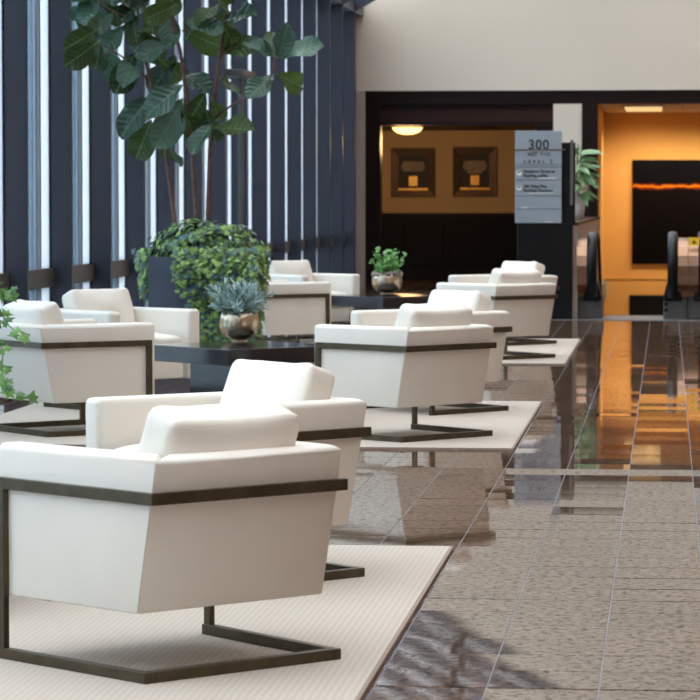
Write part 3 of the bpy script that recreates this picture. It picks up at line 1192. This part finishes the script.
for q in range(5):
    for mm in ('fig', 'figolive', 'figbright'):
        me = leaf_mesh('leaf', 1.0, fig_prof, fold=0.22 + 0.06 * q, curl=(0.05, 0.14, 0.22, 0.30, 0.10)[q], wave=0.06, nv=12, seed=q)
        me.materials.append(M[mm])
        FIGM.append(me)

# base px, tip px, olive / teal / bright, tip nearer the camera (+) or further (-), facing hint
LV = [
    (86, 6, 76, -12, 2, 1, 0), (88, 6, 82, 34, 1, -1, 1), (94, -6, 88, 20, 0, 1, 0), (150, -2, 122, 19, 0, 1, 0),
    (112, 14, 96, 32, 0, 1, 1), (126, 24, 103, 52, 0, 1, 0), (97, 30, 73, 48, 1, 1, 1), (100, 40, 74, 68, 1, 1, 1),
    (100, 44, 90, 72, 1, -1, 1), (110, 46, 112, 84, 0, -1, 1), (136, 52, 119, 94, 1, 1, 1), (138, 54, 128, 82, 0, 1, 0),
    (133, 12, 138, 42, 1, 1, 1), (152, 10, 147, 38, 1, -1, 1), (146, 34, 126, 52, 1, -1, 1), (174, 42, 139, 58, 0, 1, 0),
    (168, 10, 172, 46, 0, 1, 0), (176, 56, 150, 92, 0, 1, 0), (152, 96, 120, 132, 0, 1, 0), (184, 84, 148, 114, 0, 1, 0),
    (183, 98, 160, 148, 0, 1, 1), (152, 120, 133, 162, 1, -1, 1), (186, 22, 224, 28, 0, 1, 0), (182, 30, 222, 48, 1, -1, 1),
    (180, 70, 210, 92, 0, 1, 0), (206, 92, 180, 134, 1, -1, 1), (210, 128, 256, 128, 1, 1, 0), (166, 138, 172, 168, 1, -1, 1),
    (212, 124, 196, 152, 0, 1, 0), (220, 56, 257, 40, 1, 1, 0), (226, 22, 250, 8, 0, 1, 0), (222, 2, 200, 22, 1, 1, 1),
    (278, 58, 253, 38, 0, 1, 0), (277, 56, 272, 30, 1, -1, 2), (279, 56, 292, 34, 0, 1, 2), (279, 58, 318, 40, 0, 1, 0),
    (274, 74, 252, 96, 0, 1, 0), (276, 74, 300, 86, 1, -1, 1), (216, 78, 236, 92, 1, -1, 0), (212, 100, 220, 124, 1, -1, 1),
    (160, 60, 182, 80, 1, -1, 1), (186, 40, 196, 12, 1, -1, 1), (228, 12, 216, -14, 1, 1, 0), (166, 0, 190, -16, 0, 1, 0),
    (128, 8, 112, -14, 1, -1, 0), (160, -20, 172, 16, 1, -1, 1), (178, 4, 152, 22, 1, 1, 1), (140, 30, 160, 62, 1, -1, 1),
    (222, 24, 236, 50, 1, -1, 1), (104, 4, 126, 24, 1, -1, 1), (92, 0, 70, 22, 0, -1, 1), (206, 110, 212, 142, 1, -1, 1),
    (182, 110, 196, 138, 1, -1, 1), (226, 6, 246, -16, 1, 1, 0), (204, 30, 232, 16, 1, -1, 1),
]
rl = random.Random(8)
for q in range(46):                                  # crown above the picture
    bx_, by_ = rl.choice([(118, -30), (112, -58), (152, -60), (160, -35), (230, -45), (228, -85), (205, -45), (145, -70), (96, -10)])
    an = rl.uniform(0, 2 * math.pi)
    LV.append((bx_ + rl.uniform(-8, 8), by_ + rl.uniform(-12, 12), bx_ + 32 * math.cos(an), min(-6, by_ + 24 * math.sin(an)), rl.randint(0, 1), rl.choice((1, -1)), rl.randint(0, 1)))
for (bx_, by_, tx_, ty_, kind, sg, hint) in LV:
    near = -0.55 if min(bx_, tx_) < 92 else 0.0      # the left boughs lean into the room, clear of the fins
    b_ = fp(bx_, by_, rl.uniform(-0.12, 0.12) + near)
    lp = math.hypot(tx_ - bx_, ty_ - by_) * YP / F
    L = max(rl.uniform(0.27, 0.33), lp * 1.06)
    dy = math.sqrt(max(0.0, L * L - lp * lp))
    t_ = fp(tx_, ty_, near)
    t_.y = b_.y - sg * dy
    o = link('leaf', FIGM[rl.randint(0, 4) * 3 + kind], None, fig)
    nh = [Vector((rl.uniform(-.3, .3), -0.75, 0.65)), Vector((rl.uniform(-.6, .6), -0.9, -0.15)), Vector((rl.uniform(-.8, .8), -0.6, 0.2))][hint]
    orient(o, b_, t_, nh)

# ------------------------------------------------------------------ armchair
def pillow(name, W, D, Hh, parent, bulge=0.03, n=6.0, seed=0, wr=0.006):
    bm = bmesh.new()
    bmesh.ops.create_cube(bm, size=2)
    bmesh.ops.subdivide_edges(bm, edges=list(bm.edges), cuts=13, use_grid_fill=True)
    for v_ in bm.verts:
        p = v_.co.copy()
        q = (abs(p.x) ** n + abs(p.y) ** n + abs(p.z) ** n) ** (1 / n)
        p /= q
        b_ = (1 - p.x ** 2) * (1 - p.z ** 2)
        y = p.y * (D / 2 - bulge * 0.5 + bulge * b_ * 1.5)
        wk = wr * noise.noise(Vector((p.x * 2.2 + seed, p.y * 1.5, p.z * 2.2)))
        pin = 1 - 0.02 * (1 - abs(p.x)) * 0
        v_.co = Vector((p.x * W / 2 * pin, y + wk, p.z * Hh / 2 - 0.012 * (1 - p.x ** 2) * (1 if p.z > 0 else 0) + wk))
    return obj(name, bm, 'leather', parent, True)


def soft(bm, ztop):
    """well rounded upper edges, tight seams elsewhere"""
    bmesh.ops.recalc_face_normals(bm, faces=bm.faces)
    bm.normal_update()
    yf_ = max(v_.co.y for v_ in bm.verts)
    front = yf_ > 0.2
    top = [e for e in bm.edges if min(v_.co.z for v_ in e.verts) > ztop - 0.001 or (front and min(v_.co.y for v_ in e.verts) > yf_ - 0.001)]
    bmesh.ops.bevel(bm, geom=top, offset=0.024, segments=4, profile=0.5, affect='EDGES', clamp_overlap=True)
    bm.normal_update()
    low = [e for e in bm.edges if e.is_manifold and e.calc_face_angle(0) > 0.6 and e.calc_length() > 0.05]
    bmesh.ops.bevel(bm, geom=low, offset=0.005, segments=2, profile=0.5, affect='EDGES', clamp_overlap=True)


def make_chair(label):
    t = thing('armchair', (0, 0, 0), 0, label, 'armchair', 'cream cantilever armchairs')
    WB, WO = 0.330, 0.35           # half width of the body, of the frame
    z0, z1 = 0.183, 0.618
    yf = 0.395
    th = 0.095
    WF = WB + 0.036                # front half width
    yr = lambda z: -0.240 - 0.092 * (z - z0) / (z1 - z0)
    for s in (-1, 1):
        bm = bmesh.new()
        xo_, xi = s * WB, s * (WB - th)
        v8 = []
        for z in (z0, z1):
            v8 += [(xo_, yr(z), z), (xi, yr(z) + th, z), (s * (WF - th), yf, z), (s * WF, yf, z)]
        hexa(bm, v8)
        soft(bm, z1)
        obj('arm', bm, 'leather', t, True)
    bm = bmesh.new()
    v8 = []
    for z in (z0, z1):
        v8 += [(-WB, yr(z), z), (WB, yr(z), z), (WB - th, yr(z) + th, z), (-WB + th, yr(z) + th, z)]
    hexa(bm, v8)
    soft(bm, z1)
    obj('backrest', bm, 'leather', t, True)
    bm = bmesh.new()
    hexa(bm, [(-WB + th, -0.2, z0 + .004), (WB - th, -0.2, z0 + .004), (WB - th, yf - 0.01, z0 + .004), (-WB + th, yf - 0.01, z0 + .004), (-WB + th, -0.2, 0.315), (WB - th, -0.2, 0.315), (WB - th, yf - 0.01, 0.315), (-WB + th, yf - 0.01, 0.315)])
    bevel(bm, 0.012, 2)
    obj('seat_base', bm, 'leather', t, True)
    sc_ = pillow('seat_cushion', 2 * (WB - th), 0.15, 0.62, t, 0.02, 8)
    sc_.rotation_euler = (math.pi / 2, 0, 0)
    sc_.location = (0, 0.095, 0.388)
    bc = pillow('back_cushion', 2 * (WB - th) + 0.004, 0.16, 0.345, t, 0.03, 10, 2.0, 0.004)
    bc.rotation_euler = (math.radians(21), 0, 0)
    bc.location = (0, -0.160, 0.572)
    # metal frame
    bz0, bz1 = 0.488, 0.521
    rb = -0.332
    bw = 0.024
    def wide(y):                   # outer side of the body at depth y
        return WB + 0.036 * (y + 0.30) / 0.69
    for s in (-1, 1):
        def bar(name, y0, y1, z0_, z1_, t_in=0.0, t_out=0.020):
            bm = bmesh.new()
            v8 = []
            for z in (z0_, z1_):
                v8 += [(s * (wide(y0) - t_in), y0, z), (s * (wide(y0) + t_out), y0, z), (s * (wide(y1) + t_out), y1, z), (s * (wide(y1) - t_in), y1, z)]
            hexa(bm, v8)
            bmesh.ops.recalc_face_normals(bm, faces=bm.faces)
            bevel(bm, 0.0015, 1)
            obj(name, bm, 'bronze', t)
        bar('side_rail', rb, 0.36, bz0, bz1)
        bar('leg', 0.328, 0.36, 0.030, bz0)
        bar('floor_runner', -0.30, 0.36, 0.0, 0.031, 0.008)
    boxo('back_rail', -WB, WB, rb, yr(bz1) + 0.012, bz0, bz1, 'bronze', t, 0.0015)
    boxo('floor_crossbar', -WB + .008, WB - .008, -0.30, -0.268, 0.0, 0.031, 'bronze', t, 0.0015)
    boxo('under_brace', -WB + 0.02, WB - 0.02, 0.20, 0.26, z0 - 0.010, z0 + 0.006, 'bronze', t)
    return t


ZR = 0.012
LF, LN, RF, RN = math.radians(45), math.radians(135), math.radians(-45), math.radians(-135)   # facing


def at_corner(px, py, rz, lx, ly):
    p = on_z(px, py, ZR)
    c_, s_ = math.cos(rz), math.sin(rz)
    return (p.x - (c_ * lx - s_ * ly), p.y - (s_ * lx + c_ * ly), ZR)


c1 = make_chair('nearest cream armchair at lower left, seen from behind, complete to its floor frame')
p1 = at_corner(140.4, 684.5, LF, -0.35, -0.30)
c1.location = p1
c1.rotation_euler = (0, 0, LF + math.radians(1.5))
A4 = math.radians(4)
CH = [
    (at_corner(365, 576.5, LN, -0.35, -0.30), LN, 'cream armchair just behind the nearest one, facing left on the same rug'),
    (at_corner(402, 442.7, LF + A4, -0.35, -0.30), LF + A4, 'cream armchair seen from behind, on the middle rug right of the black table'),
    (at_corner(508.8, 410.6, LN, -0.35, -0.30), LN, 'cream armchair on the far right corner of the middle rug, mostly hidden'),
    (at_corner(47, 437.4, RF - A4, 0.35, -0.30), RF - A4, 'cream armchair at the left edge beside the trailing ivy leaves'),
    ((-3.46, 19.0, ZR), RN + A4, 'cream armchair in front of the slate planter, facing the black table'),
    (at_corner(555.6, 357.6, LF, 0.35, -0.30), LF, 'cream armchair on the farthest rug, back turned, nearest the black monolith'),
    (at_corner(557, 343.6, LN, -0.35, -0.30), LN, 'farthest right cream armchair, only its arm and cushion top showing'),
    ((-3.32, 25.35, ZR), RF - A4, 'cream armchair just right of the ivy planter with a bronze leg at its side'),
    ((-3.34, 27.9, ZR), RN + A4, 'farthest left cream armchair, its open front towards the camera by the window fins'),
]
for loc, rz, lb in CH:
    dup(c1, loc, rz, lb)

# ------------------------------------------------------------------ rugs
for (x0, x1, y0, y1), lb in zip(RUGS, ('ribbed beige rug under the two nearest armchairs', 'ribbed beige rug under the middle group around the black table', 'ribbed beige rug of the farthest seating group')):
    r = thing('rug', ((x0 + x1) / 2, (y0 + y1) / 2, 0), 0, lb, 'rug', 'seating rugs')
    hx, hy = (x1 - x0) / 2, (y1 - y0) / 2
    boxo('pile', -hx + 0.012, hx - 0.012, -hy + 0.012, hy - 0.012, 0.0005, ZR, 'rug', r)
    bm = bmesh.new()
    box(bm, -hx, -hx + 0.012, -hy, hy, 0.0005, ZR - 0.001)
    box(bm, hx - 0.012, hx, -hy, hy, 0.0005, ZR - 0.001)
    box(bm, -hx + 0.012, hx - 0.012, -hy, -hy + 0.012, 0.0005, ZR - 0.001)
    box(bm, -hx + 0.012, hx - 0.012, hy - 0.012, hy, 0.0005, ZR - 0.001)
    obj('binding', bm, 'rugedge', r)

# ------------------------------------------------------------------ tables
TZ = 0.457
def make_table(loc, lb):
    t = thing('coffee_table', loc, math.radians(45), lb, 'table', 'espresso coffee tables')
    zt_ = TZ - ZR
    boxo('top', -0.425, 0.425, -0.425, 0.425, zt_ - 0.095, zt_, 'table', t, 0.004, 2)
    boxo('pedestal', -0.23, 0.23, -0.23, 0.23, 0.04, zt_ - 0.095, 'table', t, 0.004)
    boxo('base_plate', -0.30, 0.30, -0.30, 0.30, 0.0, 0.04, 'table', t, 0.004)
    return t


t0 = make_table((-2.50, 17.95, ZR), 'black square coffee table in the middle group holding the blue-grey plant')
t2 = dup(t0, (-2.48, 27.25, ZR), math.radians(45), 'dark coffee table of the farthest group holding the small green plant')
t1 = dup(t0, (-2.62, 9.75, ZR), math.radians(45), 'coffee table left of the nearest armchairs carrying the trailing ivy pot')


def bowl(t, R, Hh, foot=True):
    bm = bmesh.new()
    f0 = 0.018 if foot else 0.0
    lathe(bm, [(R * 0.55, f0), (R * 0.80, f0 + Hh * 0.10), (R * 0.96, f0 + Hh * 0.32), (R, f0 + Hh * 0.55), (R * 0.97, f0 + Hh * 0.80), (R * 0.90, f0 + Hh), (R * 0.86, f0 + Hh), (R * 0.84, f0 + Hh * 0.9), (0.02, f0 + Hh * 0.88)], 24)
    obj('bowl', bm, 'silver', t, True)
    if foot:
        bm = bmesh.new()
        lathe(bm, [(R * 0.42, 0.0), (R * 0.42, 0.006), (R * 0.34, 0.02)], 24)
        obj('foot', bm, 'silver', t)
    bm = bmesh.new()
    r_ = random.Random(4)
    for q in range(60):
        a_ = r_.uniform(0, 2 * math.pi)
        d_ = R * 0.84 * math.sqrt(r_.random())
        s_ = r_.uniform(0.008, 0.014)
        bmesh.ops.create_icosphere(bm, subdivisions=1, radius=s_, matrix=Matrix.Translation((d_ * math.cos(a_), d_ * math.sin(a_), f0 + Hh * 0.93 + r_.uniform(0, 0.012))) @ Matrix.Diagonal((1.2, 1, 0.7, 1)))
    p = obj('pebbles', bm, 'pebble', t, True)
    p['kind'] = 'stuff'
    return f0 + Hh * 0.95


def blade_cloud(name, m, parent, blades):
    verts, faces = [], []
    for b_, t_, wd, n in blades:
        d = t_ - b_
        x = d.cross(n)
        if x.length < 1e-6:
            x = d.orthogonal()
        x = x.normalized() * wd
        k0 = len(verts)
        verts += [b_, b_ + d * 0.35 + x * 0.5, b_ + d * 0.75 + x * 0.55, t_, b_ + d * 0.75 - x * 0.55, b_ + d * 0.35 - x * 0.5, b_ + d * 0.55 + n * wd * 0.3]
        for i in range(6):
            faces.append((k0 + i, k0 + (i + 1) % 6, k0 + 6))
    me = bpy.data.meshes.new(name)
    me.from_pydata([tuple(v_) for v_ in verts], [], faces)
    return link(name, me, m, parent)


# blue-grey plant on the middle table
p = on_z(239.5, 341.0, TZ)
pp = thing('potted_plant', (p.x, p.y, TZ), 0.3, 'silver bowl of spiky blue-grey foliage on the black coffee table', 'potted plant')
zt_ = bowl(pp, 0.122, 0.155)
rp = random.Random(21)
bl = []
stems = bmesh.new()
for q in range(46):
    a_ = rp.uniform(0, 2 * math.pi)
    lean = rp.uniform(0.1, 1.15)
    L = rp.uniform(0.12, 0.20) * (1 - 0.22 * (lean > 0.9))
    b_ = Vector((0.07 * math.cos(a_) * rp.random(), 0.07 * math.sin(a_) * rp.random(), zt_))
    d = Vector((math.sin(lean) * math.cos(a_), math.sin(lean) * math.sin(a_), math.cos(lean)))
    e_ = b_ + d * L
    tube(stems, [b_, b_ + d * L * 0.6, e_], [0.003, 0.0025, 0.0015], 5)
    for j in range(22):
        f_ = 0.25 + 0.75 * j / 21
        c_ = b_ + d * L * f_
        az = rp.uniform(0, 2 * math.pi)
        o_ = d.orthogonal().normalized()
        o2 = d.cross(o_)
        r_ = (o_ * math.cos(az) + o2 * math.sin(az))
        ld_ = (d * 0.75 + r_ * 0.75).normalized()
        bl.append((c_, c_ + ld_ * rp.uniform(0.045, 0.075), 0.0075, r_.cross(ld_).cross(ld_).normalized() * -1))
obj('stems', stems, 'handle', pp)
o = blade_cloud('leaves', 'sage', pp, bl)
o['kind'] = 'stuff'

# small green plant on the far table
p = on_z(387, 293.6, TZ)
p2 = thing('potted_plant', (p.x, p.y, TZ), 0.0, 'small silver bowl with a leafy green herb on the far table', 'potted plant')
zt_ = bowl(p2, 0.14, 0.165)
bl = []
stems = bmesh.new()
for q in range(26):
    a_ = rp.uniform(0, 2 * math.pi)
    lean = rp.uniform(0.05, 0.75)
    L = rp.uniform(0.10, 0.24) * (1 - 0.3 * (lean > 0.5))
    b_ = Vector((0.08 * math.cos(a_) * rp.random(), 0.08 * math.sin(a_) * rp.random(), zt_))
    d = Vector((math.sin(lean) * math.cos(a_), math.sin(lean) * math.sin(a_), math.cos(lean)))
    tube(stems, [b_, b_ + d * L], [0.003, 0.002], 5)
    for j in range(14):
        c_ = b_ + d * L * (0.2 + 0.8 * j / 13)
        r_ = Vector((rp.uniform(-1, 1), rp.uniform(-1, 1), rp.uniform(-.2, .9))).normalized()
        bl.append((c_, c_ + r_ * rp.uniform(0.035, 0.055), 0.028, Vector((rp.uniform(-.4, .4), -0.5, 1)).normalized()))
obj('stems', stems, 'handle', p2)
o = blade_cloud('leaves', 'herb', p2, bl)
o['kind'] = 'stuff'
bm = bmesh.new()
for q in range(90):
    a_ = rp.uniform(0, 2 * math.pi)
    bmesh.ops.create_icosphere(bm, subdivisions=1, radius=rp.uniform(0.010, 0.017), matrix=Matrix.Translation((0.132 * math.cos(a_), 0.132 * math.sin(a_), zt_ + rp.uniform(-0.01, 0.02))))
o = obj('moss_rim', bm, 'pebble', p2, True)
o['kind'] = 'stuff'

# trailing ivy pot at the left edge, on the nearest table
p3 = thing('potted_ivy', (-2.48, 9.75, TZ), 0.0, 'ivy leaves trailing into the left edge from a silver bowl', 'potted plant')
zt_ = bowl(p3, 0.122, 0.155)


def ivy_big(name):
    verts, faces = [], []
    ivy_leaf(verts, faces, Vector((0, 0, 0)), Vector((0, 0, 1)), Vector((0, 1, 0)), 1.0)
    me = bpy.data.meshes.new(name)
    me.from_pydata([tuple(v_) for v_ in verts], [], faces)
    me.materials.append(M['ivybig'])
    return me


im = ivy_big('leaf')
org3 = p3.location.copy()
trails = [[(-30, 300), (-12, 294), (2, 290), (10, 294), (16, 297)], [(-30, 312), (-8, 318), (4, 322), (14, 330), (30, 335)],
          [(-30, 320), (-6, 335), (3, 350), (2, 372), (6, 386), (16, 394), (31, 399)], [(-26, 330), (-8, 360), (2, 384), (8, 395)],
          [(-20, 310), (0, 315), (8, 320)], [(-25, 300), (-5, 288), (3, 282)]]
rq = random.Random(2)
for tr in trails:
    P3 = []
    for i, (x, y) in enumerate(tr):
        P3.append(on_y(x, y, 9.62 - 0.03 * i) - org3)
    bm = bmesh.new()
    tube(bm, [Vector((0.02, 0, zt_))] + P3, 0.0022, 5)
    obj('vine', bm, 'handle', p3)
    for i in range(len(P3) - 1):
        n_ = max(2, int((P3[i + 1] - P3[i]).length / 0.020))
        for j in range(n_):
            c_ = P3[i].lerp(P3[i + 1], j / n_) + Vector((rq.uniform(-.018, .018), rq.uniform(-.02, .02), rq.uniform(-.018, .018)))
            s_ = rq.uniform(0.024, 0.046)
            d = Vector((rq.uniform(-1, 1), rq.uniform(-.5, .2), rq.uniform(-1, .2))).normalized()
            o = link('leaf', im, None, p3)
            orient(o, c_, c_ + d * s_, Vector((rq.uniform(-.4, .4), -0.8, 0.6)))
for q in range(40):
    a_ = rq.uniform(0, 2 * math.pi)
    c_ = Vector((0.13 * math.cos(a_) * rq.random(), 0.13 * math.sin(a_) * rq.random(), zt_ + rq.uniform(0.02, 0.14)))
    d = Vector((math.cos(a_), math.sin(a_), rq.uniform(-.3, .4))).normalized()
    o = link('leaf', im, None, p3)
    orient(o, c_, c_ + d * rq.uniform(0.03, 0.04), Vector((rq.uniform(-.4, .4), -0.4, 1)))

# ------------------------------------------------------------------ plant on the low wall behind the sign
YQ = 37.2
pb = on_y(571, 221, YQ)
p4 = thing('potted_plant', (XP - 0.13, YQ, 1.06), 0, 'broad-leaved green plant in a white pot behind the directory sign', 'potted plant')
bm = bmesh.new()
lathe(bm, [(0.09, 0), (0.115, 0.15), (0.15, 0.40), (0.16, 0.43), (0.14, 0.43), (0.13, 0.38), (0.01, 0.38)], 20)
obj('pot', bm, 'white', p4, True)
bmf = leaf_mesh('leaf', 1.0, lambda t: max(0.003, 0.17 * math.sin(math.pi * min(1, t ** 0.8))), 0.25, 0.25, 0.01, 6, 3)
bmf.materials.append(M['broad'])
for q in range(110):
    a_ = rq.uniform(0, 2 * math.pi)
    zz_ = rq.uniform(0.42, 0.88)
    b_ = Vector((0.06 * math.cos(a_), 0.06 * math.sin(a_), zz_ - 0.05))
    L = rq.uniform(0.20, 0.31)
    up = (zz_ - 0.62) * 1.8
    d = Vector((math.cos(a_), math.sin(a_), up - 0.15 + rq.uniform(-.3, .3))).normalized()
    o = link('leaf', bmf, None, p4)
    orient(o, b_, b_ + d * L, Vector((0.2 * rq.uniform(-1, 1), -0.5, 1)))
bm = bmesh.new()
for q in range(5):
    a_ = q * 1.26
    tube(bm, [(0.04 * math.cos(a_), 0.04 * math.sin(a_), 0.37), (0.07 * math.cos(a_), 0.07 * math.sin(a_), 0.92)], [0.012, 0.006], 6)
obj('stems', bm, 'handle', p4)

# ------------------------------------------------------------------ side door frame in the window wall
YD = XG and 31.2
a = on_y(230, 72, YD)
df_ = thing('door_canopy', (XT, YD, 0), 0, 'brown metal door header and post standing out from the window fins', 'door frame')
zc_ = on_y(240, 73, YD).z
boxo('header', -0.16, 0.17, -0.55, 0.35, zc_ - 0.05, zc_ + 0.02, 'rail', df_, 0.005)
boxo('post', 0.04, 0.09, -0.03, 0.03, 0.0, zc_ - 0.05, 'rail', df_, 0.004)
boxo('push_bar', 0.03, 0.16, -0.12, 0.10, 0.92, 1.0, 'black', df_, 0.005)

# ------------------------------------------------------------------ outside
struct(boxo('ground_outside', -120, XG - 0.13, -60, 140, -0.4, -0.1, 'concrete'))
ob = thing('office_building', (-62, 60, -0.1), 0, 'pale grey-green building outside, glimpsed through the window panes', 'building')
bm = bmesh.new()
box(bm, -8, 8, -110, 110, 0, 9.0)
obj('body', bm, 'facade', ob)
for q in range(3):
    boxo('ledge', 8, 8.4, -110, 110, 2.4 + 3 * q, 2.9 + 3 * q, 'facadedark', ob)
